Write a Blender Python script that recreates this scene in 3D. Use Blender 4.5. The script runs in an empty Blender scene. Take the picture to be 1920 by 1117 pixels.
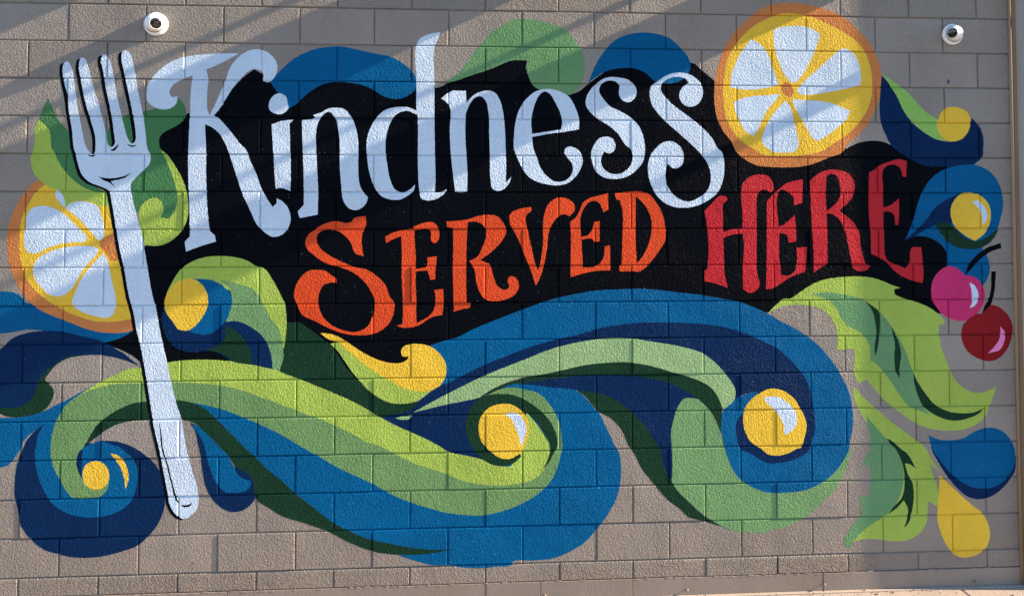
import bpy, bmesh, math, random
from mathutils import Vector, Matrix
import numpy as np
from mathutils.geometry import delaunay_2d_cdt
random.seed(11)
scene = bpy.context.scene
COL = scene.collection
R = math.radians

# ------------------------------------------------------------------ camera
cam_data = bpy.data.cameras.new('camera')
cam = bpy.data.objects.new('camera', cam_data)
COL.objects.link(cam)
scene.camera = cam
scene.render.resolution_x, scene.render.resolution_y = 1024, 595
cam_data.sensor_fit = 'HORIZONTAL'
cam_data.sensor_width = 36.0
cam_data.lens = 36.0 * 1500.0 / 1920.0
cam_data.shift_x = -0.062818
cam_data.shift_y = -0.07119
cam_data.clip_end = 2000
cam.matrix_world = Matrix([[0.9976911, 0.001083, -0.0679071, 2.43667], [-0.0678287, -0.0346958, -0.9970935, -4.4483141], [-0.003436, 0.9993973, -0.0345422, 1.8952482], [0.0, 0.0, 0.0, 1.0]])

# ------------------------------------------------------------------ sky, sun, exposure
GRAZE, SLOPE = R(4.6), R(25.3)                 # sun almost parallel to the wall, from the upper right
SUN = Vector((math.cos(SLOPE) * math.cos(GRAZE), -math.sin(GRAZE), math.sin(SLOPE) * math.cos(GRAZE)))
world = bpy.data.worlds.new('World')
scene.world = world
world.use_nodes = True
wn = world.node_tree
sky = wn.nodes.new('ShaderNodeTexSky')
sky.sky_type = 'NISHITA'
sky.sun_disc = False
sky.sun_elevation = math.asin(SUN.z)
sky.sun_rotation = math.atan2(SUN.x, SUN.y)
sky.air_density, sky.dust_density, sky.ozone_density = 1.0, 0.1, 4.0
bg = wn.nodes['Background']
wn.links.new(sky.outputs[0], bg.inputs[0])
bg.inputs[1].default_value = 0.082
sl = bpy.data.lights.new('sun', 'SUN')
sl.energy = 3.6
sl.angle = R(0.53)
sl.color = (1.0, 0.80, 0.56)
so = bpy.data.objects.new('sun', sl)
COL.objects.link(so)
so.rotation_euler = SUN.to_track_quat('Z', 'Y').to_euler()
so.location = (8, -6, 8)
vs = scene.view_settings
vs.view_transform = 'Standard'
vs.look = 'None'
vs.exposure = 2.1
vs.gamma = 1.0
vs.use_curve_mapping = False

# ------------------------------------------------------------------ materials
def relief(nt, amount, fine=True, rough_low=True):
    """roller-painted block: stipple in world space so that paint and block share one relief"""
    N, L = nt.nodes, nt.links
    geo = N.new('ShaderNodeNewGeometry')
    warp = N.new('ShaderNodeTexNoise'); warp.inputs['Scale'].default_value = 28; warp.inputs['Detail'].default_value = 0
    L.new(geo.outputs['Position'], warp.inputs['Vector'])
    mx = N.new('ShaderNodeVectorMath'); mx.operation = 'MULTIPLY_ADD'
    L.new(warp.outputs['Color'], mx.inputs[0]); mx.inputs[1].default_value = (.012, .012, .012)
    L.new(geo.outputs['Position'], mx.inputs[2])
    n1 = N.new('ShaderNodeTexNoise'); n1.inputs['Scale'].default_value = 112; n1.inputs['Detail'].default_value = 1.6; n1.inputs['Roughness'].default_value = .55
    L.new(mx.outputs[0], n1.inputs['Vector'])
    n2 = N.new('ShaderNodeTexNoise'); n2.inputs['Scale'].default_value = 5; n2.inputs['Detail'].default_value = 1
    L.new(geo.outputs['Position'], n2.inputs['Vector'])
    # chips and lumps, a few per block
    v = N.new('ShaderNodeTexVoronoi'); v.inputs['Scale'].default_value = 16
    L.new(mx.outputs[0], v.inputs['Vector'])
    mr = N.new('ShaderNodeMapRange'); mr.inputs[1].default_value = .0; mr.inputs[2].default_value = .16; mr.inputs[3].default_value = .5; mr.inputs[4].default_value = 0
    L.new(v.outputs['Distance'], mr.inputs[0])
    a = N.new('ShaderNodeMath'); a.operation = 'ADD'
    L.new(n1.outputs[0], a.inputs[0])
    b = N.new('ShaderNodeMath'); b.operation = 'MULTIPLY_ADD'
    L.new(n2.outputs[0], b.inputs[0]); b.inputs[1].default_value = 1.6
    c = N.new('ShaderNodeMath'); c.operation = 'MULTIPLY'; L.new(mr.outputs[0], c.inputs[0]); c.inputs[1].default_value = .35
    L.new(c.outputs[0], b.inputs[2])
    L.new(b.outputs[0], a.inputs[1])
    h = a
    sp = N.new('ShaderNodeSeparateXYZ'); L.new(geo.outputs['Position'], sp.inputs[0])
    # the lowest course is a coarser block
    zl = N.new('ShaderNodeMapRange'); zl.inputs[1].default_value = .18; zl.inputs[2].default_value = .215; zl.inputs[3].default_value = 1.8; zl.inputs[4].default_value = 1.0
    L.new(sp.outputs[2], zl.inputs[0])
    # patchy roller: some areas flatter
    n3 = N.new('ShaderNodeTexNoise'); n3.inputs['Scale'].default_value = 3.1; n3.inputs['Detail'].default_value = 0
    L.new(geo.outputs['Position'], n3.inputs['Vector'])
    pr = N.new('ShaderNodeMapRange'); pr.inputs[1].default_value = .3; pr.inputs[2].default_value = .7; pr.inputs[3].default_value = .65; pr.inputs[4].default_value = 1.25
    L.new(n3.outputs[0], pr.inputs[0])
    m = N.new('ShaderNodeMath'); m.operation = 'MULTIPLY'; L.new(h.outputs[0], m.inputs[0]); L.new(zl.outputs[0], m.inputs[1])
    m2 = N.new('ShaderNodeMath'); m2.operation = 'MULTIPLY'; L.new(m.outputs[0], m2.inputs[0]); L.new(pr.outputs[0], m2.inputs[1])
    bump = N.new('ShaderNodeBump'); bump.inputs['Strength'].default_value = 1; bump.inputs['Distance'].default_value = amount
    L.new(m2.outputs[0], bump.inputs['Height'])
    return bump, geo, n2, n3

def mat(name, col, rough=.5, spec=.4, amount=.0035, mottle=.10, tint=None, specks=False, low_brown=False):
    m = bpy.data.materials.new(name)
    m.use_nodes = True
    nt = m.node_tree; N, L = nt.nodes, nt.links
    p = N['Principled BSDF']
    p.inputs['Roughness'].default_value = rough
    p.inputs['Specular IOR Level'].default_value = spec
    geo = N.new('ShaderNodeNewGeometry')
    if amount:
        bump, geo, n2, n3 = relief(nt, amount)
        L.new(bump.outputs[0], p.inputs['Normal'])
    n = N.new('ShaderNodeTexNoise'); n.inputs['Scale'].default_value = 2.6; n.inputs['Detail'].default_value = 5; n.inputs['Roughness'].default_value = .72
    mp = N.new('ShaderNodeVectorMath'); mp.operation = 'MULTIPLY'; mp.inputs[1].default_value = (1, 1, .55 if not specks else 2.2)
    L.new(geo.outputs['Position'], mp.inputs[0]); L.new(mp.outputs[0], n.inputs['Vector'])
    ramp = N.new('ShaderNodeValToRGB')
    c0 = [c * (1 - mottle) for c in col]; c1 = [min(1, c * (1 + mottle)) for c in col]
    if tint: c0 = [c * t for c, t in zip(c0, tint)]
    ramp.color_ramp.elements[0].position = .3; ramp.color_ramp.elements[0].color = (*c0, 1)
    ramp.color_ramp.elements[1].position = .7; ramp.color_ramp.elements[1].color = (*c1, 1)
    L.new(n.outputs[0], ramp.inputs[0])
    last = ramp.outputs[0]
    def mix(fac, colour):
        nonlocal last
        mx = N.new('ShaderNodeMix'); mx.data_type = 'RGBA'
        L.new(fac, mx.inputs[0]); L.new(last, mx.inputs[6]); mx.inputs[7].default_value = (*colour, 1)
        last = mx.outputs[2]
    if specks:                                   # pinholes the roller missed
        v = N.new('ShaderNodeTexVoronoi'); v.inputs['Scale'].default_value = 42
        L.new(geo.outputs['Position'], v.inputs['Vector'])
        a = N.new('ShaderNodeMath'); a.operation = 'LESS_THAN'; a.inputs[1].default_value = .09; L.new(v.outputs['Distance'], a.inputs[0])
        sc = N.new('ShaderNodeSeparateColor'); L.new(v.outputs['Color'], sc.inputs[0])
        b = N.new('ShaderNodeMath'); b.operation = 'LESS_THAN'; b.inputs[1].default_value = .16; L.new(sc.outputs[0], b.inputs[0])
        c = N.new('ShaderNodeMath'); c.operation = 'MULTIPLY'; L.new(a.outputs[0], c.inputs[0]); L.new(b.outputs[0], c.inputs[1])
        mix(c.outputs[0], [min(.6, q * 2.5 + .10) for q in col])
    if low_brown:                                   # browner towards the foot of the wall, in patches
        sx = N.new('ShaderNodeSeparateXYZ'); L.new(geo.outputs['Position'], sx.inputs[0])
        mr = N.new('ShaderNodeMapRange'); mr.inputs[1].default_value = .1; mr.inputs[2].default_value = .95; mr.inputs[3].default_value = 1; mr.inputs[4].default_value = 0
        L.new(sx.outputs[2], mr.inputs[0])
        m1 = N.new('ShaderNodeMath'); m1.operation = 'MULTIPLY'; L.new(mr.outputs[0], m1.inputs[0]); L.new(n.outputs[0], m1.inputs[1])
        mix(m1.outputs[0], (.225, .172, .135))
        oi = N.new('ShaderNodeObjectInfo')
        hv = N.new('ShaderNodeMapRange'); hv.inputs[3].default_value = .90; hv.inputs[4].default_value = 1.07; L.new(oi.outputs['Random'], hv.inputs[0])
        hs = N.new('ShaderNodeHueSaturation'); L.new(hv.outputs[0], hs.inputs['Value']); L.new(last, hs.inputs['Color']); last = hs.outputs[0]
    L.new(last, p.inputs['Base Color'])
    return m

PAINT = dict(black=(.0028, .0036, .0058), white=(.51, .61, .715), blue=(.001, .090, .225), navy=(.002, .018, .068),
             green=(.125, .265, .115), leafgreen=(.055, .17, .065), midgreen=(.135, .25, .095), sage=(.25, .385, .175), sagedark=(.145, .275, .115),
             lime=(.315, .43, .075), brightgreen=(.25, .46, .10), darkgreen=(.008, .034, .017), yellow=(.71, .45, .042), rind=(.52, .185, .055),
             orange=(.60, .064, .018), red=(.44, .020, .028), pink=(.50, .030, .13), cherry=(.22, .010, .013), rose=(.75, .22, .45))
MP = {k: mat('paint_' + k, v, .5, (.012 if k == 'black' else .04), .0078, .08, None, k in ('black', 'navy', 'blue', 'darkgreen')) for k, v in PAINT.items()}
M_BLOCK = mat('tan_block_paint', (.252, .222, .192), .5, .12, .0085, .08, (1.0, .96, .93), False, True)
M_MORTAR = mat('tan_mortar_paint', (.22, .19, .16), .6, .15, .006, .08)
M_BASE = mat('tan_base_paint', (.25, .202, .164), .5, .15, .0006, .08, (1, .95, .92))
M_PIL = mat('grey_tan_stucco_paint', (.25, .225, .205), .6, .3, .0006, .05)
M_TRIM = mat('brown_trim', (.26, .19, .125), .45, .4, .0004, .10)
M_CONC = mat('pale_concrete', (.37, .30, .245), .85, .2, .002, .10)
M_ASPH = mat('asphalt', (.06, .058, .056), .9, .2, .003, .2)
M_SEAL = mat('cream_sealant', (.40, .325, .265), .7, .3, .001, .08)
M_GRIT = mat('grit', (.26, .22, .185), .9, .2, 0, .3)
M_WOOD = mat('weathered_timber', (.16, .11, .075), .75, .2, .002, .2)
M_STEEL = mat('galvanised_steel', (.35, .35, .35), .45, .5, 0, .1)
M_CAMW = mat('white_camera_plastic', (.80, .80, .79), .30, .5, 0, .02)
M_GASKET = mat('grey_gasket', (.16, .16, .16), .6, .3, 0, 0)
M_LENS = mat('black_lens_glass', (.006, .006, .007), .08, .6, 0, 0)
M_SCREW = mat('dark_screw', (.03, .03, .03), .4, .5, 0, 0)

# ------------------------------------------------------------------ helpers
def obj(name, me, material, parent=None):
    o = bpy.data.objects.new(name, me)
    COL.objects.link(o)
    if material and not me.materials: me.materials.append(material)
    if parent: o.parent = parent
    return o
def mesh(name, v, f):
    me = bpy.data.meshes.new(name)
    me.from_pydata(v, [], f)
    me.update()
    return me
def empty(name, loc=(0, 0, 0)):
    o = bpy.data.objects.new(name, None); COL.objects.link(o); o.location = loc; o.empty_display_size = .1
    return o
def tag(o, label=None, cat=None, group=None, kind=None):
    if label: o['label'] = label
    if cat: o['category'] = cat
    if group: o['group'] = group
    if kind: o['kind'] = kind
    return o
def bm_mesh(name, bm, smooth=False):
    me = bpy.data.meshes.new(name); bm.to_mesh(me); bm.free()
    if smooth:
        for p in me.polygons: p.use_smooth = True
    return me
def bm_box(bm, x0, x1, y0, y1, z0, z1, bevel=0, seg=2):
    r = bmesh.ops.create_cube(bm, size=1)
    vv = r['verts']
    for v in vv:
        v.co = Vector(((x0 + x1) / 2 + v.co.x * (x1 - x0), (y0 + y1) / 2 + v.co.y * (y1 - y0), (z0 + z1) / 2 + v.co.z * (z1 - z0)))
    if bevel:
        ee = list({e for v in vv for e in v.link_edges})
        bmesh.ops.bevel(bm, geom=ee, offset=bevel, segments=seg, profile=.5, affect='EDGES')
def box_mesh(name, *a, **k):
    bm = bmesh.new(); bm_box(bm, *a, **k); return bm_mesh(name, bm)
def bm_lathe(bm, prof, mtx, n=40):
    """prof: (radius, height) along local +Z"""
    rings = []
    for r, h in prof:
        if r < 1e-6: rings.append([bm.verts.new(mtx @ Vector((0, 0, h)))])
        else: rings.append([bm.verts.new(mtx @ Vector((r * math.cos(2 * math.pi * i / n), r * math.sin(2 * math.pi * i / n), h))) for i in range(n)])
    for a, b in zip(rings, rings[1:]):
        for i in range(n):
            j = (i + 1) % n
            q = []
            for v in ((a[i], a[j]) if len(a) > 1 else (a[0],)): q.append(v)
            for v in ((b[j], b[i]) if len(b) > 1 else (b[0],)): q.append(v)
            bm.faces.new(q)

# ------------------------------------------------------------------ ground
g = mesh('ground', [(-400, -400, -.012), (400, -400, -.012), (400, 400, -.012), (-400, 400, -.012)], [(0, 1, 2, 3)])
tag(obj('ground', g, M_ASPH), kind='structure')
pv = empty('pavement'); tag(pv, kind='structure')
for i in range(-4, 7):
    obj('slab', box_mesh('slab', i * 1.5 + .4, i * 1.5 + 1.892, -5.9, -.036, -.09, 0, bevel=.005), M_CONC, pv)
obj('joint_filler', box_mesh('joint_filler', -6, 11, -5.95, -.034, -.10, -.008), M_CONC, pv)
obj('wall_joint', box_mesh('wall_joint', -6, 11, -.0335, .02, -.09, .002, bevel=.001), M_SEAL, pv)

bm = bmesh.new()
for i in range(420):
    r_ = bmesh.ops.create_icosphere(bm, subdivisions=1, radius=1)
    q = random.uniform(.0012, .0045) if i % 9 else random.uniform(.004, .008)
    c = Vector((random.uniform(-1, 5.6), -.012 - abs(random.gauss(0, .05)), .001 + q * .4))
    for v in r_['verts']: v.co = c + Vector((v.co.x * q * random.uniform(.7, 1.4), v.co.y * q, v.co.z * q * .7))
tag(obj('grit', bm_mesh('grit', bm), M_GRIT), 'loose grit lying on the pavement along the wall foot', 'grit', kind='stuff')

# ------------------------------------------------------------------ block wall
BL, BH, TOP = .4064, .2032, 3.45
HALF, BEV, DEPTH = .0018, .0058, .0080       # half joint width, arris, joint depth
RIGHT = 13 * BL                               # where the pilaster starts
def bed(k): return TOP - k * BH
ROWS = {}                                     # row -> list of [x0, x1, z0, z1, out]
def make_row(r, u0, u1):
    z1 = bed(r); z0 = bed(r + 1) if r < 16 else bed(16.5)
    off = 0 if r % 2 else .5
    xs = [u * BL for u in [u0 + i for i in range(int(u1 - u0) + 2)]]
    xs = [(x + (off - (0 if u0 == int(u0) else .5)) * BL) for x in xs]
    xs = [x for x in xs if x < RIGHT - .02] + [RIGHT]
    out = []
    jx = [x + random.uniform(-.0015, .0015) for x in xs]
    for a, b in zip(jx, jx[1:]):
        w = random.random()
        o = random.gauss(0, .0007) + (random.uniform(.0015, .0032) if w < .16 else 0)
        if r == 16: o += random.uniform(0, .002)
        out.append([a + HALF, b - HALF, z0 + HALF + random.uniform(-.0006, .0006), z1 - HALF + random.uniform(-.0006, .0006), max(-.0012, o)])
    return out
for r in range(-6, 17):
    ROWS[r] = make_row(r, -14, 13)

def block_mesh(bl):
    x0, x1, z0, z1, o = bl
    def ring(d, y): return [(x0 + d, y, z0 + d), (x1 - d, y, z0 + d), (x1 - d, y, z1 - d), (x0 + d, y, z1 - d)]
    v = ring(0, .06) + ring(0, DEPTH) + ring(BEV * .35, DEPTH - (DEPTH + o) * .75) + ring(BEV, -o)
    f = []
    for k in range(3):
        for i in range(4):
            j = (i + 1) % 4
            f.append((k * 4 + i, k * 4 + j, k * 4 + 4 + j, k * 4 + 4 + i))
    f.append((12, 13, 14, 15))
    return v, f
wall = empty('block_wall', (2.4, 0, 0))
tag(wall, 'tan painted concrete block wall that carries the mural', 'wall')
extra_v, extra_f = [], []
for r, row in ROWS.items():
    for bl in row:
        v, f = block_mesh(bl)
        if r >= 0 and bl[1] > -.42:
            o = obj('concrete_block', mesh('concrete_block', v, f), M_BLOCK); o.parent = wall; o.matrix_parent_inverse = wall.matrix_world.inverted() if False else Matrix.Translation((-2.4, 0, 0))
        else:
            n = len(extra_v); extra_v += v; extra_f += [tuple(i + n for i in q) for q in f]
def wpart(name, me, m):
    o = obj(name, me, m, wall); o.matrix_parent_inverse = Matrix.Translation((-2.4, 0, 0)); return o
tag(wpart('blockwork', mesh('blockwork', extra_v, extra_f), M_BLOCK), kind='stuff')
LEFT = ROWS[1][0][0]
wpart('mortar', box_mesh('mortar', LEFT, RIGHT, DEPTH, .09, bed(16.5), bed(-6)), M_MORTAR)
wpart('coping', box_mesh('coping', LEFT - .03, RIGHT, -.035, .22, bed(-6) + .002, bed(-6) + .07, bevel=.008), M_BASE)
wpart('backing', box_mesh('backing', LEFT, RIGHT, .091, .2, 0, bed(-6)), M_MORTAR)
# smooth base panels under the half course
bx = [LEFT, -1.6, -.55, .867, 2.24, 2.537, 3.044, 4.12, RIGHT]
for a, b in zip(bx, bx[1:]):
    o = random.uniform(.0, .0015)
    wpart('base_panel', box_mesh('base_panel', a + .0015, b - .0015, -.004 - o, .09, .003, bed(16.5) + .0005, bevel=.0015), M_BASE)
# mortar squeezed out along the top of the base panels
bm = bmesh.new()
x = -.9
while x < 5.2:
    w = random.uniform(.01, .055)
    if random.random() < .75:
        c = Vector((x + w / 2, -.0035, bed(16.5) + random.uniform(-.004, .003)))
        r_ = bmesh.ops.create_icosphere(bm, subdivisions=1, radius=1)
        for v in r_['verts']:
            v.co = c + Vector((v.co.x * w / 2, v.co.y * random.uniform(.002, .0035), v.co.z * random.uniform(.002, .005)))
    x += w + random.uniform(0, .03)
tag(wpart('mortar_smear', bm_mesh('mortar_smear', bm), M_BASE), kind='stuff')

# ------------------------------------------------------------------ pilaster at the right
pil = empty('pilaster', (RIGHT + .6, 0, 0))
tag(pil, 'plain smooth grey tan pilaster standing at the right end of the block wall', 'pilaster')
def ppart(name, me, m):
    o = obj(name, me, m, pil); o.matrix_parent_inverse = Matrix.Translation((-RIGHT - .6, 0, 0)); return o
ppart('shaft', box_mesh('shaft', RIGHT + .012, RIGHT + .16, -.050, .25, 0.0, bed(-6.4), bevel=.004), M_PIL)
ppart('shade_step', box_mesh('shade_step', RIGHT + .161, RIGHT + 1.9, -.098, .25, 0.0, bed(-6.4), bevel=.004), M_PIL)  # unseen step added to throw the shade edge onto the blocks
ppart('corner_trim', box_mesh('corner_trim', RIGHT + .002, RIGHT + .0115, -.053, .02, .004, bed(-6.3), bevel=.002), M_TRIM)
bm = bmesh.new()
bm_lathe(bm, [(0, .004), (.011, .004), (.011, bed(-6.3)), (0, bed(-6.3))], Matrix.Translation((RIGHT - .006, -.006, 0)), 14)
ppart('corner_bead', bm_mesh('corner_bead', bm, True), M_TRIM)

# ------------------------------------------------------------------ timber beams added unseen above the picture to stripe the wall with shade
TS = math.tan(SLOPE)
def beam(xb, za, w, h, length, label, drop=0):
    e = empty('shade_beam', (xb - w / 2, 0, za))
    tag(e, label, 'beam', 'added shade-casting beams above the mural')
    def p(name, me, m):
        o = obj(name, me, m, e); o.matrix_parent_inverse = Matrix.Translation((-(xb - w / 2), 0, -za)); return o
    me = box_mesh('timber', xb - w, xb, -length, .1, za, za + h, bevel=.006)
    for v in me.vertices:                        # underside sloped to widen the shade band
        if v.co.z < za + .1: v.co.z += drop * min(0, v.co.y)
    p('timber', me, M_WOOD)
    p('end_cap', box_mesh('end_cap', xb - w - .004, xb + .004, -length - .006, -length + .03, za - drop * length - .004, za + h + .004), M_STEEL)
    return p
ZB = 3.45 + .2
def xb_for(c): return (.2 - c) / TS          # c: wall line Z = c + TS X that the beam's lower right corner throws
LB = 'added timber beam casting a band of shade, unseen above the mural'
for c, dc, drop in ((-.21, None, 0), (-1.230, .126, .31), (-2.118, .165, 0)):
    p = beam(xb_for(c), ZB, .14, .335, .62, LB, drop)
    if dc:
        xx = xb_for(c) - .14
        bm = bmesh.new()
        bm_lathe(bm, [(0, 0), (.021, 0), (.021, .75), (0, .75)], Matrix.Translation((xx, .1, ZB + .335 + dc - .02)) @ Matrix.Rotation(R(90), 4, 'X'), 14)
        p('shade_rod', bm_mesh('shade_rod', bm, True), M_STEEL)  # rod added over the beam to throw a thin stripe of shade
        p('shade_rod_strap', box_mesh('shade_rod_strap', xx - .012, xx + .012, -.5, -.47, ZB + .33, ZB + .335 + dc - .02), M_STEEL)
bm = bmesh.new()
xx = (.5 + 2.68) / TS  # unseen pipe added for one more thin stripe of shade
bm_lathe(bm, [(0, 0), (.034, 0), (.034, .42), (0, .42)], Matrix.Translation((xx, .1, 3.45 + .5)) @ Matrix.Rotation(R(90), 4, 'X'), 14)
tag(obj('shade_pipe', bm_mesh('shade_pipe', bm, True), M_STEEL), 'added thin steel pipe casting a stripe of shade, unseen above the mural', 'pipe')

# ------------------------------------------------------------------ security cameras
def turret(x, z, s, aim, label):
    e = empty('security_camera', (x, -.001, z))
    tag(e, label, 'camera', 'turret cameras on the block wall')
    T = Matrix.Rotation(R(90), 4, 'X')          # local +Z -> -Y (out of the wall)
    def p(name, bm, m, par=e):
        me = bm_mesh(name, bm, True); o = obj(name, me, m, par); return o
    bm = bmesh.new()
    bm_lathe(bm, [(0, 0), (.060, 0), (.0635, .003), (.0635, .010), (.061, .015), (.052, .023), (.0495, .024), (.0485, .022), (.047, .018), (0, .018)], Matrix.Scale(s, 4) @ T)
    base = p('base', bm, M_CAMW)
    bm = bmesh.new()
    bm_lathe(bm, [(0, -.004), (.066, -.004), (.0665, -.002), (.0665, .0005), (.062, .001), (0, .001)], Matrix.Scale(s, 4) @ T)
    p('gasket', bm, M_GASKET)
    bm = bmesh.new()
    bm_lathe(bm, [(.0492, .0205), (.0505, .0245), (.0482, .0250), (.0470, .0205)], Matrix.Scale(s, 4) @ T)
    p('collar_seam', bm, M_GASKET, base)
    bm = bmesh.new()
    A = Matrix.Translation((0, -.030 * s, 0)) @ aim.to_track_quat('Z', 'Y').to_matrix().to_4x4() @ Matrix.Scale(s, 4)
    rb = .047
    prof = [(0, -rb)] + [(rb * math.sin(t), -rb * math.cos(t)) for t in [R(a) for a in range(10, 140, 9)]]
    rr, hh = prof[-1]
    prof += [(rr * .985, hh + .004), (rr * .95, hh + .008), (rr * .88, hh + .0085), (rr * .86, hh + .006), (0, hh + .006)]
    bm_lathe(bm, prof, A)
    ball = p('housing', bm, M_CAMW)
    bm = bmesh.new()
    bm_lathe(bm, [(rr * .86, hh + .005), (rr * .86, hh + .0078), (rr * .6, hh + .0092), (0, hh + .0100)], A)
    win = p('lens_window', bm, M_LENS, ball)
    bm = bmesh.new()
    bm_lathe(bm, [(rr * .30, hh + .0096), (rr * .30, hh + .0112), (rr * .22, hh + .0116), (rr * .20, hh + .0102)], A, 24)
    p('lens', bm, M_SCREW, win)
    for ang in (200, 320, 80):
        bm = bmesh.new()
        bm_lathe(bm, [(0, .0), (.0030, .0), (.0030, .0015), (0, .002)], Matrix.Translation((.056 * s * math.cos(R(ang)), -.0185 * s, .056 * s * math.sin(R(ang)))) @ T, 10)
        p('screw', bm, M_SCREW)
    return e
turret(.459, 3.45 - .311, 1.0, Vector((.72, -1, -.34)), 'white turret security camera in the sun above the painted fork')
turret(4.930, 3.45 - .299, .97, Vector((-1.05, -1, -.22)), 'white turret security camera in the shade above the hooked swirl')

# ------------------------------------------------------------------ nails in the base panels
for x, z, where in ((2.56, .030, 'beside the panel joint under the blue wave'), (3.345, .034, 'under the gap between the two waves'),
                    (4.12, .040, 'in the sun near the small leaf'), (5.0, .030, 'in the shade under the yellow drop')):
    bm = bmesh.new()
    bm_lathe(bm, [(0, 0), (.004, 0), (.004, .012), (.0085, .013), (.0085, .016), (0, .019)], Matrix.Translation((x, -.004, z)) @ Matrix.Rotation(R(90), 4, 'X'), 12)
    tag(obj('anchor_bolt', bm_mesh('anchor_bolt', bm, True), M_BASE), 'painted anchor bolt in the wall base ' + where, 'bolt', 'anchor bolts in the wall base')
# small dark hole left by a fixing in the shaded blocks
bm = bmesh.new()
px_, pz_ = 4.903, 2.878
vv = [bm.verts.new((px_ + a * .001, -.0045, pz_ + b * .001)) for a, b in ((-7, -6), (-2, -9), (2, -16), (5, -7), (7, -2), (4, 9), (0, 12), (-4, 3))]
f = bm.faces.new(vv)
ex = bmesh.ops.extrude_face_region(bm, geom=[f])
for v in [q for q in ex['geom'] if isinstance(q, bmesh.types.BMVert)]: v.co.y += .004
bmesh.ops.recalc_face_normals(bm, faces=bm.faces)
tag(obj('fixing_stub', bm_mesh('fixing_stub', bm), M_SCREW), 'tiny black fixing stub below the shaded security camera', 'fixing')

# ------------------------------------------------------------------ the mural: paint films that follow every block and joint
def surf(x, z):
    r = int(math.floor((TOP - z) / BH))
    r = max(-6, min(16, r))
    for bl in ROWS[r]:
        if bl[0] <= x <= bl[1]:
            d = min(x - bl[0], bl[1] - x, z - bl[2], bl[3] - z)
            if d <= 0: return DEPTH
            if d >= BEV: return -bl[4]
            k = BEV * .35
            ym = DEPTH - (DEPTH + bl[4]) * .75
            if d < k: return DEPTH + (ym - DEPTH) * d / k
            return ym + (-bl[4] - ym) * (d - k) / (BEV - k)
    return DEPTH
def spline(s, step=7.0):
    P = []
    for t in s.split():
        c = t.endswith('!'); a, b = t.rstrip('!').split(',')
        P.append((Vector((float(a), float(b))), c))
    n = len(P); out = []
    for i in range(n):
        p1, c1 = P[i]; p2, c2 = P[(i + 1) % n]
        p0 = P[i - 1][0]; p3 = P[(i + 2) % n][0]
        d = (p2 - p1).length
        if d < .5: continue
        # finite-difference tangents with chord scaling, cut at corners
        d0 = max((p1 - p0).length, .5); d2 = max((p3 - p2).length, .5)
        m1 = (p2 - p1) if c1 else ((p1 - p0) / d0 * d + (p2 - p1)) * .5 * 1.0
        m2 = (p2 - p1) if c2 else ((p3 - p2) / d2 * d + (p2 - p1)) * .5 * 1.0
        k = max(1, int(d / step))
        for j in range(k):
            t = j / k
            h = (2*t**3 - 3*t**2 + 1, t**3 - 2*t**2 + t, -2*t**3 + 3*t**2, t**3 - t**2)
            q = p1 * h[0] + m1 * h[1] + p2 * h[2] + m2 * h[3]
            if j: q += Vector((random.gauss(0, .55), random.gauss(0, .55)))      # unsteady brush
            out.append(q)
    return out
def film(outlines, hole, lift):
    V, E = [], []
    loops = [spline(s) for s in outlines]
    nh = len(loops)
    if hole: loops.append(spline(hole))
    for lp in loops:
        b = len(V); V += lp; E += [(b + i, b + (i + 1) % len(lp)) for i in range(len(lp))]
    x0 = min(v.x for v in V) / 1000; x1 = max(v.x for v in V) / 1000
    z0 = min(v.y for v in V) / 1000; z1 = max(v.y for v in V) / 1000
    for r, row in ROWS.items():
        if bed(r) < z0 - .01 or (bed(r + 1) if r < 16 else bed(16.5)) > z1 + .01: continue
        for bl in row:
            if bl[1] < x0 - .01 or bl[0] > x1 + .01: continue
            b = len(V)
            for d in (0, BEV * .35, BEV):
                V += [Vector((a * 1000, c * 1000)) for a, c in ((bl[0] + d, bl[2] + d), (bl[1] - d, bl[2] + d), (bl[1] - d, bl[3] - d), (bl[0] + d, bl[3] - d))]
            for k in range(3):
                for i in range(4): E.append((b + k * 4 + i, b + k * 4 + (i + 1) % 4))
            for i in range(4): E += [(b + i, b + 4 + i), (b + 4 + i, b + 8 + i)]
    ov, oe, of, _, _, _ = delaunay_2d_cdt(V, E, [], 0, 1e-4)
    oa = np.array([(v.x, v.y) for v in ov]); ta = np.array([t[:3] for t in of])
    ce = oa[ta].mean(axis=1)
    def inside(lp):
        p = np.array([(v.x, v.y) for v in lp]); q = np.roll(p, -1, 0)
        c = np.zeros(len(ce), bool)
        for (ax, ay), (bx_, by) in zip(p, q):
            if ay == by: continue
            c ^= ((ay > ce[:, 1]) != (by > ce[:, 1])) & (ce[:, 0] < (bx_ - ax) * (ce[:, 1] - ay) / (by - ay) + ax)
        return c
    keep = np.zeros(len(ce), bool)
    for k, lp in enumerate(loops):
        keep = (keep | inside(lp)) if k < nh else (keep & ~inside(lp))
    idx, vv, ff = {}, [], []
    for tri, s in zip(of, keep):
        if not s: continue
        t = []
        for i in tri:
            if i not in idx:
                idx[i] = len(vv); x, z = ov[i].x / 1000, ov[i].y / 1000
                vv.append((x, surf(x, z) - lift, z))
            t.append(idx[i])
        a, b, c = (vv[i] for i in t)
        if (b[0] - a[0]) * (c[2] - a[2]) - (b[2] - a[2]) * (c[0] - a[0]) < 0: t.reverse()
        ff.append(tuple(t))
    return vv, ff
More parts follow.
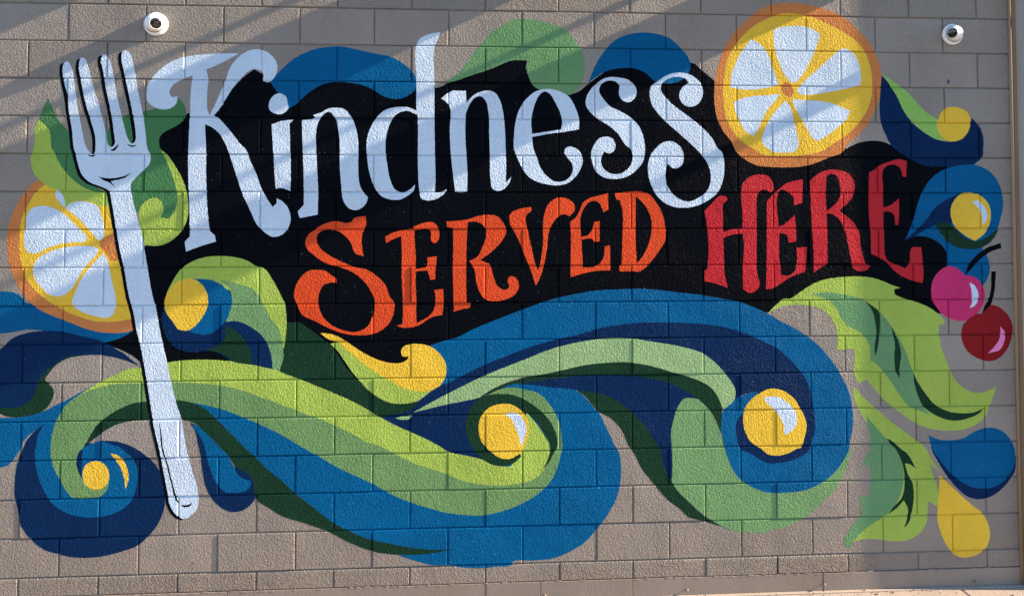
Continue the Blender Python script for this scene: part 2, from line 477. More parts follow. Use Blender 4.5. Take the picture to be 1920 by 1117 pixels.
# key, part, sub-part, paint, outline(s) in mm on the wall (x right, z up; ! = corner), hole
SHAPES = [
    ('backdrop', 'backdrop', '-', 'black', '184,1431! 384,1509! 389,1914! 493,2000! 537,2403! 481,2443 466,2524 557,2600 635,2659! 759,2643! 836,2754 906,2843 977,2902! 1045,2859 1060,2833! 1217,2861! 1736,2911! 1830,2823! 1955,2807! 1999,2819 2031,2840 2146,2878 2264,2918 2383,2967 2469,2968! 2651,2953! 2692,2776! 2755,2797 2801,2834! 3043,3018! 3396,2968! 3420,2959 3457,2926 3524,2872! 3711,2569! 4206,2450! 4295,2487 4364,2518 4443,2531 4506,2525 4584,2495! 4774,2465 4964,2386! 4922,1899 4876,1823 4917,1685! 4832,1539! 4631,1580! 4195,1674! 4009,1642! 3841,1562! 3700,1512! 3093,1399 2206,1409! 1629,1069! 1005,1250! 434,1281! 364,1350', ''),
    ('blueA', 'blue_swirl', '-', 'blue', '1064,2832! 1131,2910 1202,2970 1288,3012 1374,3030 1454,3032 1534,3016 1636,2995 1708,2981 1774,2948 1826,2904 1855,2852 1852,2807 1819,2770 1768,2747 1717,2747 1666,2765 1615,2798 1564,2819 1491,2833 1419,2836 1347,2821 1290,2787 1240,2746 1204,2712 1161,2686! 1118,2756', ''),
    ('greenA', 'green_swirl', '-', 'green', '2024,2843! 2075,2885 2119,2930 2164,2998 2223,3074 2282,3135 2349,3178 2383,3197 2443,3202 2517,3199 2600,3178 2675,3149 2727,3097 2765,3044 2787,2984 2791,2916 2779,2863 2756,2817 2719,2783 2681,2775 2606,2789 2532,2807 2494,2837 2472,2889 2461,2934 2468,2968! 2383,2967 2260,2917 2149,2878 2061,2847', ''),
    ('blueB', 'blue_swirl', '-', 'blue', '2809,2844! 2840,2924 2878,2993 2923,3054 2977,3100 3045,3126 3121,3137 3198,3130 3274,3105 3327,3060 3373,3007 3392,2954 3380,2908 3341,2869 3272,2848 3226,2851 3184,2860! 3135,2905 3074,2931 2999,2932 2923,2917 2862,2886', ''),
    ('citrusR', 'citrus_slice', '-', 'rind', '3961,3320 4079,3310 4188,3285 4282,3244 4360,3179 4430,3106 4477,3021 4503,2936 4501,2851 4488,2773 4455,2688 4406,2610 4342,2545 4295,2506 4270,2466 4184,2431 4066,2388 3949,2376 3833,2379 3767,2387 3706,2417 3652,2462 3622,2521 3576,2582 3546,2642 3528,2734 3529,2841 3541,2917 3565,2994 3597,3071 3644,3141 3706,3204 3777,3266 3840,3298', ''),
    ('citrusR', '-', 'flesh', 'yellow', '3921,3257 4015,3257 4101,3241 4187,3204 4281,3158 4359,3105 4413,3036 4440,2959 4450,2866 4445,2788 4416,2703 4367,2633 4303,2571 4224,2517 4145,2469 4028,2445 3911,2439 3833,2442 3806,2448 3745,2484 3684,2521 3638,2574 3600,2643 3582,2734 3579,2826 3587,2902 3604,2987 3635,3049 3682,3111 3745,3173 3843,3229', ''),
    ('citrusR', '-', 'core', 'rind', '3936,2864 3974,2845 3987,2807 3966,2778 3931,2795 3914,2829', ''),
    ('citrusR', '-', 'segment', 'white', '3873,3156! 3889,3172 3952,3184 4030,3188 4092,3175 4147,3142! 4130,3086 4098,3009 4050,2923 4006,2865! 3979,2861 3932,2914 3902,2983 3880,3060', ''),
    ('citrusR', '-', 'segment', 'white', '4005,2815! 4041,2861 4112,2924 4184,2987 4256,3050 4287,3065! 4342,3035 4373,2974 4384,2904 4379,2850! 4308,2833 4189,2809 4087,2793 4025,2796', ''),
    ('citrusR', '-', 'segment', 'white', '3977,2765! 4055,2762 4149,2755 4227,2740 4317,2702! 4297,2656 4225,2594 4162,2547 4122,2528! 4099,2539 4061,2600 4023,2669 3992,2723', ''),
    ('citrusR', '-', 'segment', 'white', '3938,2757! 3965,2722 3984,2653 4002,2577 4011,2500 3993,2470 3935,2460 3865,2465 3811,2499! 3800,2530 3808,2568 3844,2645 3883,2699', ''),
    ('citrusR', '-', 'segment', 'white', '3640,2742! 3671,2762 3748,2780 3826,2786 3908,2795! 3876,2752 3837,2710 3809,2660 3777,2591 3750,2554! 3707,2579 3669,2643 3647,2697', ''),
    ('citrusR', '-', 'segment', 'white', '3744,3108! 3791,3082 3837,3028 3859,2967 3882,2898 3901,2848! 3861,2836 3788,2822 3702,2818 3621,2830! 3626,2895 3658,2980 3697,3049', ''),
    ('hook', 'hooked_swirl', '-', 'navy', '4506,2909! 4545,2867 4592,2790 4638,2697 4684,2636 4739,2590 4818,2544 4881,2529 4938,2533 4994,2568 5028,2623 5037,2666! 5076,2631 5099,2577 5106,2530 5103,2485 5096,2439 5047,2396! 4934,2368! 4863,2383 4759,2387 4664,2429 4578,2483 4555,2507 4517,2580 4494,2650 4492,2758 4501,2851', ''),
    ('hook', '-', 'sliver', 'brightgreen', '4507,2925! 4561,2883 4609,2852 4671,2799 4726,2737 4781,2687 4828,2660 4851,2614 4881,2532! 4818,2544 4747,2586 4684,2640 4638,2697 4592,2790 4545,2867', ''),
    ('hook', '-', 'berry', 'yellow', '4831,2629 4853,2691 4897,2727 4958,2727 5013,2701 5032,2662 5019,2592 4978,2545 4921,2529 4866,2548 4839,2583', ''),
    ('eye', 'drop_swirl', '-', 'blue', '4628,1960! 4678,2075 4707,2175 4736,2240 4781,2306 4838,2352 4910,2380 4983,2394 5055,2394 5127,2365 5178,2315 5208,2245 5219,2175 5205,2098 5179,2020 5133,1951 5085,1916! 5116,1866 5130,1797 5113,1735 5080,1689! 4961,1751 4875,1798! 4872,1882 4838,1936 4767,1975 4696,1983', ''),
    ('eye', '-', 'crescent', 'darkgreen', '4804,2052! 4872,2063 4927,2028 4966,1990 5006,1963 5053,1955 5118,1978 5187,2028! 5166,1982 5117,1935 5052,1909 4989,1909 4925,1924 4878,1951 4839,1998', ''),
    ('eye', '-', 'stripe', 'navy', '4628,1960! 4688,2013 4753,2075 4802,2140 4867,2186 4931,2217 4971,2233! 4930,2190 4905,2129 4912,2051! 4848,2063 4800,2044 4736,2013 4672,1975', ''),
    ('eye', '-', 'berry', 'yellow', '4902,2144 4923,2190 4963,2225 5011,2235 5067,2225 5107,2198 5134,2160 5143,2098 5127,2036 5094,1989 5045,1955! 4998,1978 4951,2013 4920,2044 4901,2098', ''),
    ('eye', '-', 'highlight', 'white', '5026,2179! 5066,2187 5098,2160 5121,2113 5112,2067 5092,2051! 5089,2098 5073,2136 5050,2160', ''),
    ('leafA', 'leaf', '-', 'lime', '3823,1552! 3870,1597 3916,1631 3951,1632 4017,1673 4080,1711 4150,1737 4244,1751 4338,1755 4424,1748 4494,1727 4549,1704 4596,1688! 4560,1677 4563,1654 4610,1630! 4712,1598 4783,1563 4837,1517 4860,1483! 4817,1475! 4820,1418 4834,1334 4864,1258 4902,1173 4956,1119 5019,1088 5083,1091 5151,1120! 5138,1071 5113,1018 5088,958 5039,913 4967,884 4888,874 4809,879 4730,896 4660,927 4591,974 4529,1020 4475,1070 4429,1120 4387,1173! 4347,1151! 4321,1189 4314,1234 4322,1295 4316,1348! 4253,1341 4218,1341! 4223,1402 4216,1462 4186,1523 4132,1569 4070,1588 3993,1596 3900,1586', ''),
    ('leafA', '-', 'blade', 'green', '4071,1654! 4149,1666 4242,1658 4328,1637 4382,1620 4429,1574 4483,1539 4529,1486 4575,1413 4613,1344 4643,1260 4669,1199! 4672,1124 4702,1047 4732,994 4759,963! 4685,995 4631,1018 4577,1087 4531,1156 4485,1217 4439,1263 4412,1278! 4413,1339 4391,1400 4348,1442 4286,1473 4248,1515 4218,1576 4164,1625 4118,1642', ''),
    ('leafA', '-', 'vein', 'darkgreen', '4386,1616! 4437,1581 4467,1555 4473,1482 4465,1399 4452,1331 4440,1301! 4439,1361 4450,1429 4443,1498 4428,1559', ''),
    ('leafA', '-', 'vein', 'darkgreen', '4537,1470! 4559,1428 4582,1375 4593,1307 4583,1231 4582,1174! 4560,1216 4553,1292 4558,1368 4548,1421', ''),
    ('leafA', '-', 'vein', 'darkgreen', '4664,1203! 4688,1154 4734,1085 4788,1023 4866,984 4953,971 5025,978 5077,1000! 5048,970 4984,944 4905,930 4826,947 4764,978 4717,1017 4687,1078 4668,1146', ''),
    ('leafB', 'leaf', '-', 'lime', '4312,1133! 4373,1068 4458,991 4550,914 4635,852 4728,777 4755,725 4812,641! 4746,692! 4769,627 4791,559 4797,499 4785,450! 4734,481! 4733,425 4720,351 4680,299 4625,271 4562,261 4500,265 4422,276 4361,278 4283,262! 4315,317 4424,388 4479,424 4543,505 4568,602 4562,699 4532,760 4471,848 4383,932 4341,1001 4311,1091', ''),
    ('leafB', '-', 'blade', 'green', '4376,974! 4433,909 4494,840 4548,786 4575,744 4593,669 4593,586 4567,504 4518,431 4471,398 4393,352 4338,309 4298,265 4279,232! 4252,240! 4244,274 4268,318 4300,362 4347,420 4341,480 4330,517! 4384,512! 4400,553 4405,628 4395,695 4355,681! 4376,733 4408,778 4405,834 4394,909', ''),
    ('leafB', '-', 'vein', 'darkgreen', '4498,840! 4541,816 4579,780 4618,751 4648,705 4666,667! 4632,690 4605,695! 4620,638 4646,585 4653,525 4648,465 4635,405 4619,361 4591,333! 4611,383 4616,443 4594,489! 4550,445 4503,414! 4534,453 4582,504 4599,571 4597,654 4578,729 4548,782 4525,802', ''),
    ('cherryP', 'cherry', '-', 'pink', '4778,1699 4794,1745 4835,1790 4875,1809 4915,1805 4962,1774 4977,1755! 5025,1751 5064,1724 5095,1666 5094,1622 5077,1576 5045,1538 4996,1504 4948,1497 4893,1509 4846,1532 4807,1578 4780,1624', ''),
    ('cherryP', '-', 'stem', 'black', '5198,1943! 5201,1912! 5148,1897 5083,1858 5034,1812 4977,1755! 4994,1805 5044,1866 5109,1912', ''),
    ('cherryP', '-', 'highlight', 'white', '5004,1717! 5036,1697 5055,1651 5054,1615 5029,1580 5001,1571! 5018,1600 5018,1623 5015,1667', ''),
    ('cherryR', 'cherry', '-', 'cherry', '4951,1440 4964,1478 4996,1508 5045,1538! 5076,1536! 5109,1576 5141,1587 5189,1568 5236,1521 5257,1460 5249,1391 5215,1322 5158,1273 5102,1266 5039,1286 4984,1325 4954,1386', ''),
    ('cherryR', '-', 'stem', 'black', '5138,1780! 5166,1779! 5160,1712 5151,1650 5130,1591 5076,1539! 5093,1584 5118,1622 5131,1666', ''),
    ('cherryR', '-', 'highlight', 'rose', '5183,1464! 5210,1429 5209,1383 5180,1330 5107,1310! 5152,1353 5181,1399', ''),
    ('dropB', 'drop', '-', 'navy', '4734,877! 4757,835 4763,771 4798,702 4851,618 4913,545 4975,498 5038,484 5101,495 5166,532 5214,580 5252,639 5262,723! 5057,628 4822,747', ''),
    ('dropB', '-', 'face', 'blue', '4745,850! 4808,826 4887,821 4950,831 5022,868 5086,886 5150,881 5205,849 5243,795 5254,761 5257,700 5232,632 5183,580 5126,551 5055,544 4992,554 4921,594 4859,648 4806,717 4767,770', ''),
    ('dropY', 'drop', '-', 'yellow', '4808,626! 4850,584 4920,518 4990,456 5052,406 5086,349 5097,281 5079,221 5039,184 4983,162 4920,162 4881,181 4843,227 4813,288 4794,349 4791,439 4801,544', ''),
    ('waveR', 'wave', '-', 'blue', '1933,1390! 2020,1418 2078,1432 2151,1468 2260,1514 2382,1561 2470,1593 2566,1626 2641,1647 2737,1667 2857,1685 2977,1690 3097,1693 3203,1685 3324,1669 3430,1658 3544,1637 3651,1618 3735,1587 3823,1547 3899,1503 3976,1464 4052,1415 4114,1365 4167,1304 4213,1243 4251,1175 4281,1114 4299,1039 4306,964 4301,889 4288,829 4275,765 4244,714 4196,655 4149,615 4079,579 4002,555 3903,548 3811,550 3739,574 3678,607 3633,649 3588,735 3566,802 3548,902 3549,962 3565,1017 3615,1065 3684,1097 3753,1115! 3656,1333 3051,1451 2382,1311 2078,1176 1987,1167! 2020,1235 2009,1308 1969,1360', ''),
    ('waveR', '-', 'scroll_foot', 'sagedark', '3391,1096! 3342,1084 3292,1036 3269,974 3259,908 3260,806 3263,712 3268,620 3300,571 3375,503 3457,428 3554,366 3630,341 3721,332 3808,334 3808,336 3885,349 3962,378 4039,420 4117,485 4179,543 4226,602 4266,683 4297,795! 4275,765 4244,714 4196,655 4149,615 4079,579 4002,555 3903,548 3811,550 3739,574 3678,607 3633,649 3588,735 3566,802 3548,880! 3526,936 3496,996 3462,1037 3425,1075', ''),
    ('waveR', '-', 'inner_band', 'navy', '1660,1009! 1796,1036 1933,1135 1984,1167 2042,1191 2151,1245 2253,1291 2382,1341 2470,1373 2566,1401 2655,1422 2752,1443 2863,1475 2976,1493 3088,1503 3201,1504 3353,1500 3466,1492 3581,1472 3695,1437 3764,1406 3821,1380 3874,1353 3943,1292 4004,1223 4049,1148 4071,1057 4085,952 4080,878 4060,818 4052,785 4005,748 3943,724 3874,714 3813,714 3763,738 3710,769 3657,796 3635,871 3632,930 3652,975 3679,997! 3804,957 3753,1115! 3684,1099 3615,1063 3568,1025! 3426,1187 2975,1341 2381,1209 2224,1130 2195,1098! 2006,1061 1825,1024', ''),
    ('waveR', '-', 'inner_fill', 'navy', '2337,1173! 2455,1200 2647,1220 2825,1232 2974,1230 3124,1213 3259,1181 3350,1128 3425,1075! 3342,1080 3304,1033 3280,966 3265,893 3268,806 3271,704 3266,620! 3233,668 3218,728 3182,817 3137,836 3085,926 3011,1008 2914,1068 2825,1103 2736,1130 2602,1150 2492,1165', ''),
    ('waveR', '-', 'arch', 'sage', '1840,1026! 1933,1077 2042,1133 2151,1186 2253,1232 2382,1282 2492,1324 2566,1353 2662,1381 2766,1402 2871,1416 2975,1421 3065,1414 3163,1398 3261,1382 3352,1362 3442,1332 3503,1290 3563,1229 3608,1169 3632,1117 3622,1065 3565,1017! 3553,1036 3531,1088 3479,1149 3403,1187 3335,1210 3267,1230 3192,1253 3110,1273 3012,1286 2900,1284 2810,1276 2736,1263 2654,1245 2566,1228 2477,1215 2381,1196 2297,1159 2202,1103! 2078,1067 1934,1039', ''),
    ('waveR', '-', 'underside', 'darkgreen', '2199,1100! 2253,1137 2319,1169 2381,1190 2477,1215 2566,1228 2654,1245 2736,1263 2810,1276 2900,1284 3012,1286 3110,1273 3192,1253 3267,1230 3335,1210 3403,1187 3479,1149 3531,1088 3557,1025! 3551,962 3546,884! 3526,936 3496,996 3462,1037! 3410,1083 3350,1121 3259,1167 3124,1198 2974,1215 2825,1217 2647,1205 2492,1185 2381,1165 2297,1137', ''),
    ('waveR', '-', 'tail', 'darkgreen', '2736,1136! 2840,1121 2936,1090 3003,1045 3070,985 3130,917 3182,835 3204,802 3218,728 3241,668 3268,620 3300,571 3367,504 3457,424 3517,389 3547,370! 3479,390 3411,411 3359,427 3307,476 3247,521 3180,596 3143,641 3098,701 3061,775 3028,824 2988,913 2943,965 2899,995 2861,1014 2824,1055 2787,1100', ''),
    ('waveR', '-', 'berry', 'yellow', '3674,959 3683,1019 3721,1070 3775,1107 3818,1125 3856,1128 3910,1112 3963,1074 4001,1014 4027,961 4036,908 4022,849 3998,792 3986,792 3928,765 3859,754 3813,763 3779,790 3711,840 3681,900', ''),
    ('waveR', '-', 'highlight', 'white', '3790,1081! 3833,1084 3871,1082 3917,1056 3962,1014 3981,962 3969,910 3930,877 3907,870! 3903,926 3877,978 3847,1016 3817,1039', ''),
    ('waveC', 'wave', '-', 'blue', '667,1104! 737,1068 787,1024 843,966 900,908 949,857 1009,799 1080,730 1151,671 1215,609 1293,547 1364,488 1435,436 1521,391 1613,346 1721,293 1785,256! 1864,230 1965,203 2037,200 2094,191 2188,182 2297,186 2381,197 2381,208 2490,214 2600,221 2703,258 2784,307 2844,371 2888,424 2933,492 2963,557 2979,623 2983,718 2972,792 2950,825 2920,892 2891,951 2861,1010 2832,1040 2787,1093 2736,1134 2691,1145 2602,1153 2492,1167 2381,1172 2297,1137 2209,1102! 2370,982 2152,620 1719,702 1361,964 856,1080', ''),
    ('waveC', '-', 'hollow', 'navy', '1656,1013! 1825,1026 2006,1065 2217,1103! 2180,1022 2166,949 2173,877 2217,827 2224,767 2151,786 2079,799 2021,811 1970,833 1898,882 1775,949', ''),
    ('waveC', '-', 'middle_band', 'midgreen', '427,1207! 568,1220! 784,1209 1005,1185 1147,1118 1360,1021 1575,910 1718,842 1934,747 2152,652 2334,645 2454,656 2543,735 2572,829 2528,979 2455,1083 2334,1117 2224,1103! 2297,1140 2381,1157 2455,1142 2521,1125 2573,1081 2609,1029 2639,963 2653,889 2657,818 2649,783 2631,718 2601,653 2550,596 2469,540 2381,501 2297,478 2217,464 2137,468 2043,480 1957,502 1834,544 1719,594 1633,646 1562,682 1462,729 1348,797 1248,855 1184,896 1092,947 1007,988 940,1016 856,1053 758,1081 674,1101 598,1114 473,1111!', ''),
    ('waveC', '-', 'top_band', 'lime', '472,1200! 470,1299! 546,1316 630,1326 748,1328 867,1319 1004,1300 1132,1262 1231,1225 1323,1187 1431,1145 1538,1090 1631,1031 1732,968 1826,925 1934,874 2006,831 2035,812 2122,791 2210,769 2268,740 2319,728 2378,731 2388,752 2396,803 2411,832 2462,1017! 2513,958 2558,891 2587,820 2585,785 2557,705 2513,662 2454,638 2381,628 2334,624 2224,631 2123,651 2043,684 1971,711 1862,749 1754,802 1675,846 1596,873 1532,910 1446,955 1360,996 1247,1038 1112,1094 1006,1133 925,1165 827,1187 715,1202 569,1209', ''),
    ('waveC', '-', 'ring', 'darkgreen', '2195,1098! 2253,1117 2326,1122 2381,1116 2440,1094 2506,1053 2565,1001 2609,934 2631,861 2627,819 2613,799 2587,748 2542,697! 2576,756 2591,828 2558,899 2514,965 2462,1017! 2381,909! 2432,777! 2381,738 2326,728 2268,740 2217,774 2173,822 2133,914 2129,972 2151,1037', ''),
    ('waveC', '-', 'sliver', 'sage', '1746,1000! 1789,1008 1840,1012! 1825,995 1782,990', ''),
    ('waveC', '-', 'berry', 'yellow', '2199,949 2217,1007 2261,1050 2319,1067 2381,1062 2418,1040 2455,1003 2475,944 2469,886 2447,835 2432,802 2396,778 2381,769 2319,772 2268,806 2239,835 2217,861', ''),
    ('waveC', '-', 'highlight', 'white', '2341,1008! 2381,1019 2418,1007 2451,966 2461,930 2447,871 2427,834! 2418,894 2396,945 2381,982', ''),
    ('hookL', 'hooked_swirl', '-', 'navy', '662,996! 690,948 705,883 719,823 731,737 746,666 774,599 820,548 876,518 932,520 980,548 1011,593 1022,625 1004,675 972,722 901,755! 825,721 760,939', ''),
    ('hookL', '-', 'inner_band', 'blue', '669,985! 718,968 760,932 802,881 830,856 859,820 894,755 916,712 951,687 983,679! 979,647 945,623 896,617 847,625 805,672 776,736 754,801 740,869 718,919', ''),
    ('stripB', 'blue_swirl', '-', 'blue', '-351,1701! -270,1698 -222,1680 -187,1640 -51,1660 293,1586 364,1489! 309,1454 220,1426! 144,1445 62,1471 -14,1484 -96,1490 -184,1498 -252,1485 -346,1475!', ''),
    ('edgeN', 'curled_swirl', '-', 'navy', '-344,1366! -305,1408 -251,1456 -184,1480 -96,1490 7,1484 103,1460 220,1426 262,1398 317,1365 366,1325 398,1297! 332,1326 249,1350 159,1361 91,1357! 9,1339 -51,1288 -88,1236! -90,1166 -177,1097 -338,1085!', ''),
    ('edgeN', '-', 'underside', 'darkgreen', '115,1360! 50,1356 -25,1323 -85,1275 -118,1229 -137,1173 -164,1121 -217,1092 -311,1088 -338,1089! -338,1071! -270,1042 -209,1038 -135,1048 -75,1085 -45,1137 -42,1179 -63,1207 -84,1236 -78,1257 -45,1299 23,1342', ''),
    ('spiral', 'spiral_scroll', '-', 'navy', '-83,1004! -133,963 -173,914 -189,875 -205,842 -221,779 -228,703 -227,626 -213,563 -198,486 -170,437 -129,387 -74,345 -6,321 75,301 164,297 245,306 327,326 401,353 456,400 503,461 533,537 539,622 524,710 492,771 443,821 394,858 338,887 276,904 208,909! 167,894 30,953', ''),
    ('spiral', '-', 'outer_band', 'blue', '176,1208! 94,1163 27,1125 -27,1100 -74,1074 -155,1047 -229,1037 -331,1036! -325,780! -272,784 -239,814 -206,870! -180,922 -133,966 -83,1004! -113,948 -125,886 -130,840 -123,777 -101,700 -73,640 -31,579 24,540 92,515 167,507 242,514 310,540 364,587 390,653 396,731 381,794 346,837 298,874 256,889 208,906 160,893 113,870! 103,667 28,1023 27,1100 108,1159', ''),
    ('spiral', '-', 'arm', 'midgreen', '20,1096! 67,1136 149,1182 230,1203 368,1230 471,1221! 473,1111! 370,1102 301,1075 233,1034 186,992 153,943 126,895 113,869 93,850 81,801 95,744 130,687 185,658 252,692! 240,646 199,612 138,605 70,610 35,646 -7,719 -35,775 -50,838 -48,919 -32,996 -6,1052', ''),
    ('spiral', '-', 'crest', 'lime', '94,1154! 148,1189 210,1225 285,1259 353,1287 408,1289 470,1296! 472,1205! 427,1207 285,1206 203,1192', ''),
    ('spiral', '-', 'berry', 'yellow', '115,737 128,779 162,799 203,798 238,769 252,727 239,678 205,654 164,655 130,680', ''),
    ('spiral', '-', 'highlight', 'yellow', '257,841! 291,831 326,796 348,739 350,697 335,651! 327,711 306,768 278,811', ''),
    ('waveC', '-', 'underside', 'darkgreen', '126,881! 153,943 186,992 233,1034 301,1075 370,1102 459,1111 598,1114 674,1098 737,1068 787,1024 843,966 900,908 949,857 1009,799 1080,730 1151,671 1215,609 1293,547 1364,488 1435,436 1521,391 1613,353 1721,327 1835,303 1936,289 2065,287! 1936,268 1828,264 1721,271 1628,289 1507,338 1407,393 1351,417 1244,456 1153,486 1082,531 1012,582 986,696 901,755! 859,820 823,860 788,896 746,939 682,994 620,1009 474,1012 371,1009 302,997 255,977 207,946 167,915', ''),
    ('citrusL', 'citrus_slice', '-', 'rind', '-50,2314! -111,2303 -159,2282 -205,2228 -252,2149 -281,2071 -295,1986 -288,1886 -265,1801 -230,1723 -188,1661 -125,1605 -50,1568 33,1535 116,1501 185,1482 261,1475 316,1478 364,1489! 352,1812 271,2099 144,2279', ''),
    ('citrusL', '-', 'flesh', 'yellow', '-104,2270! -151,2228 -187,2164 -217,2099 -230,2014 -230,1929 -218,1843 -193,1772 -148,1708 -92,1660 -51,1631 5,1599 74,1567 156,1541 225,1535 294,1540 352,1550! 338,1812 287,1999 236,2157 76,2228 -28,2250', ''),
    ('citrusL', '-', 'core', 'rind', '177,1963! 218,1995 259,2010! 282,1863! 241,1859 212,1902 184,1931', ''),
    ('citrusL', '-', 'segment', 'white', '-199,2057 -196,2099 -176,2135 -136,2153 -81,2149 -25,2124 23,2085 65,2042 114,1992! 108,1967 39,1960 -29,1949 -97,1925 -144,1901 -179,1907 -200,1929 -207,1971 -205,2021', ''),
    ('citrusL', '-', 'segment', 'white', '2,2142! 22,2164 63,2178 118,2175 167,2150 188,2099 200,2042 197,1985 177,1970 149,1999 106,2049 57,2099', ''),
    ('citrusL', '-', 'segment', 'white', '-157,1829 -137,1871 -90,1903 -36,1924 26,1936 95,1940 150,1935 176,1924! 164,1892 124,1849 90,1799 57,1735 17,1689 -24,1673 -72,1683 -114,1722 -149,1772', ''),
    ('citrusL', '-', 'segment', 'white', '199,1899! 220,1870 234,1813 246,1756 264,1684 269,1615 259,1579 232,1558 183,1562 121,1580 66,1609 45,1638 58,1685 84,1749 117,1806 158,1856', ''),
    ('leafC', 'leaf', '-', 'lime', '-141,2621! -163,2570 -162,2513 -169,2457 -183,2414 -170,2342 -131,2289 -97,2264 -48,2240! -13,2207 0,2146! 29,2171 77,2182 125,2178 167,2157! 215,2150 236,2157! 214,2221 89,2286 19,2350 -44,2415 -69,2458 -77,2499 -88,2556 -116,2592', ''),
    ('leafC', '-', 'blade', 'leafgreen', '-98,2733! -125,2671 -143,2617! -116,2592 -88,2556 -80,2499 -73,2458 -66,2451 -44,2400 5,2329 68,2271 131,2236 214,2225! 144,2264 88,2315 59,2386 37,2458 22,2543 -6,2571 -41,2614 -63,2657 -84,2700', ''),
    ('citrusL', '-', 'pip', 'white', '-48,2243! -20,2221 -3,2185 -2,2146! -33,2178 -51,2207', ''),
    ('curlG', 'leaf_curl', '-', 'leafgreen', '381,2661! 485,2691 576,2747! 608,2707 621,2656 606,2616 564,2583 515,2557 488,2531 482,2495 492,2461 499,2454 531,2396 561,2316 577,2244 580,2171 563,2121 532,2088 494,2092! 354,2135 324,2279 350,2388! 196,2464! 222,2580 298,2639', ''),
    ('curlG', '-', 'edge', 'lime', '489,2461! 531,2425 574,2360 610,2294 632,2222 641,2143 634,2077 606,2020 565,1977 517,1948 461,1939 409,1947! 386,2056 382,2121 395,2157 430,2189 464,2199 496,2182 508,2150 504,2114 494,2092! 536,2088 563,2121 580,2179 575,2244 554,2316 525,2388', ''),
    ('swashD', 'dark_swash', '-', 'darkgreen', '1168,1524! 1236,1520 1286,1487 1343,1443 1400,1399 1443,1337 1487,1272 1537,1213 1595,1162 1660,1107 1724,1082 1789,1076 1883,1092! 1825,1042 1775,1025 1664,1005! 1538,1083 1324,1180 1132,1258! 1149,1334 1159,1406 1165,1470', ''),
    ('ballL', 'berry_swirl', '-', 'lime', '528,1668 561,1747 602,1811 658,1852 727,1877 804,1884 882,1878 953,1858 999,1829 1041,1817 1077,1772 1106,1722 1135,1664 1153,1629 1163,1564 1164,1485 1155,1406 1148,1377! 1073,1507 1001,1609 849,1702 638,1739 521,1613!', ''),
    ('ballL', '-', 'lower_band', 'navy', '516,1609! 508,1548 520,1484 546,1432 580,1396 629,1374 678,1369 740,1376! 796,1367 888,1315 994,1296! 1040,1285 1093,1273! 1085,1342 1067,1399 1038,1450 1002,1483 949,1516 893,1534 844,1530! 710,1582 569,1655', ''),
    ('ballL', '-', 'inner_band', 'sagedark', '687,1762! 750,1753 834,1749 919,1730 1000,1692 1043,1616 1079,1551 1119,1500 1137,1449 1148,1377 1149,1334 1138,1291 1130,1266! 1093,1273! 1085,1342 1067,1399 1038,1450 1002,1483 949,1516 893,1534 844,1530! 861,1581 874,1653 870,1680 841,1730 778,1756', ''),
    ('ballL', '-', 'shade_band', 'darkgreen', '844,1506! 886,1489 936,1444 972,1372 990,1300! 937,1304 881,1317! 853,1344 803,1367 744,1376! 796,1401 838,1438', ''),
    ('ballL', '-', 'crescent', 'blue', '641,1486! 690,1467 732,1462 774,1473 816,1506 850,1545 871,1610 874,1658 859,1687 827,1723 778,1749 722,1760 666,1762! 709,1654 641,1547', ''),
    ('ballL', '-', 'berry', 'yellow', '524,1656 541,1696 575,1739 624,1761 673,1760 715,1731 744,1681 748,1625 731,1575 704,1532 669,1497 634,1484 593,1492! 564,1534 529,1584 520,1627', ''),
    ('swashY', 'golden_swash', '-', 'lime', '1397,1406! 1429,1413 1500,1373 1608,1285 1717,1211 1861,1158 1984,1170! 1948,1149 1897,1110 1847,1085 1775,1076 1717,1084 1660,1110 1609,1147 1559,1198 1515,1253 1472,1315 1436,1366', ''),
    ('swashY', '-', 'hook', 'yellow', '1343,1465! 1400,1459 1457,1435 1500,1405 1572,1357 1644,1320 1716,1299 1774,1298 1810,1315 1817,1333! 1788,1333 1777,1359 1788,1384 1824,1398 1882,1399 1933,1386 1976,1356 2013,1308 2024,1250 2009,1199 1984,1167! 1919,1142 1846,1147 1789,1162 1731,1196 1666,1233 1608,1270 1544,1322 1486,1373 1443,1410 1386,1432', ''),
    ('kind', 'word', 'letter', 'white', '895,2988! 799,2986 693,2978 601,2962 531,2931 476,2888 434,2836 412,2792 406,2759 418,2720 450,2691 493,2677 542,2684 569,2710 576,2749! 548,2744 532,2768 547,2805 589,2836 652,2864! 644,2765 641,2634 637,2510 635,2425 639,2280 647,2135 650,1991! 623,1962! 630,1908! 706,1937 786,1962! 781,1994! 754,2020! 742,2135 733,2280 729,2462 722,2598! 761,2580 797,2548 833,2486 855,2426 891,2317 920,2230 964,2135 997,2063 1018,2034 1054,2003 1089,1986 1132,1997 1167,2033 1181,2084 1166,2143 1137,2179 1105,2197! 1105,2172 1084,2149! 1059,2186 1023,2252 994,2332 961,2405 939,2463 911,2490 867,2548 824,2599 789,2635 767,2645! 795,2679 830,2738 865,2797 907,2849 942,2886 977,2903 1013,2894 1028,2872 1024,2839! 1053,2830! 1081,2851 1099,2888 1100,2932 1073,2976 1030,3005 987,3012 941,3000 891,2965 849,2907 829,2848 781,2723 746,2646! 735,2671 731,2766 735,2840 725,2898! 778,2921 835,2951', ''),
    ('kind', '-', 'letter', 'white', '1075,2601! 1133,2620 1191,2626! 1169,2602! 1173,2550 1174,2470 1177,2428 1179,2318 1178,2236! 1147,2248 1119,2252 1100,2247! 1093,2318 1087,2427 1083,2469 1077,2550;1058,2704 1068,2740 1096,2766 1125,2769 1150,2752 1160,2712 1163,2690 1147,2668 1119,2655 1083,2663 1061,2682', ''),
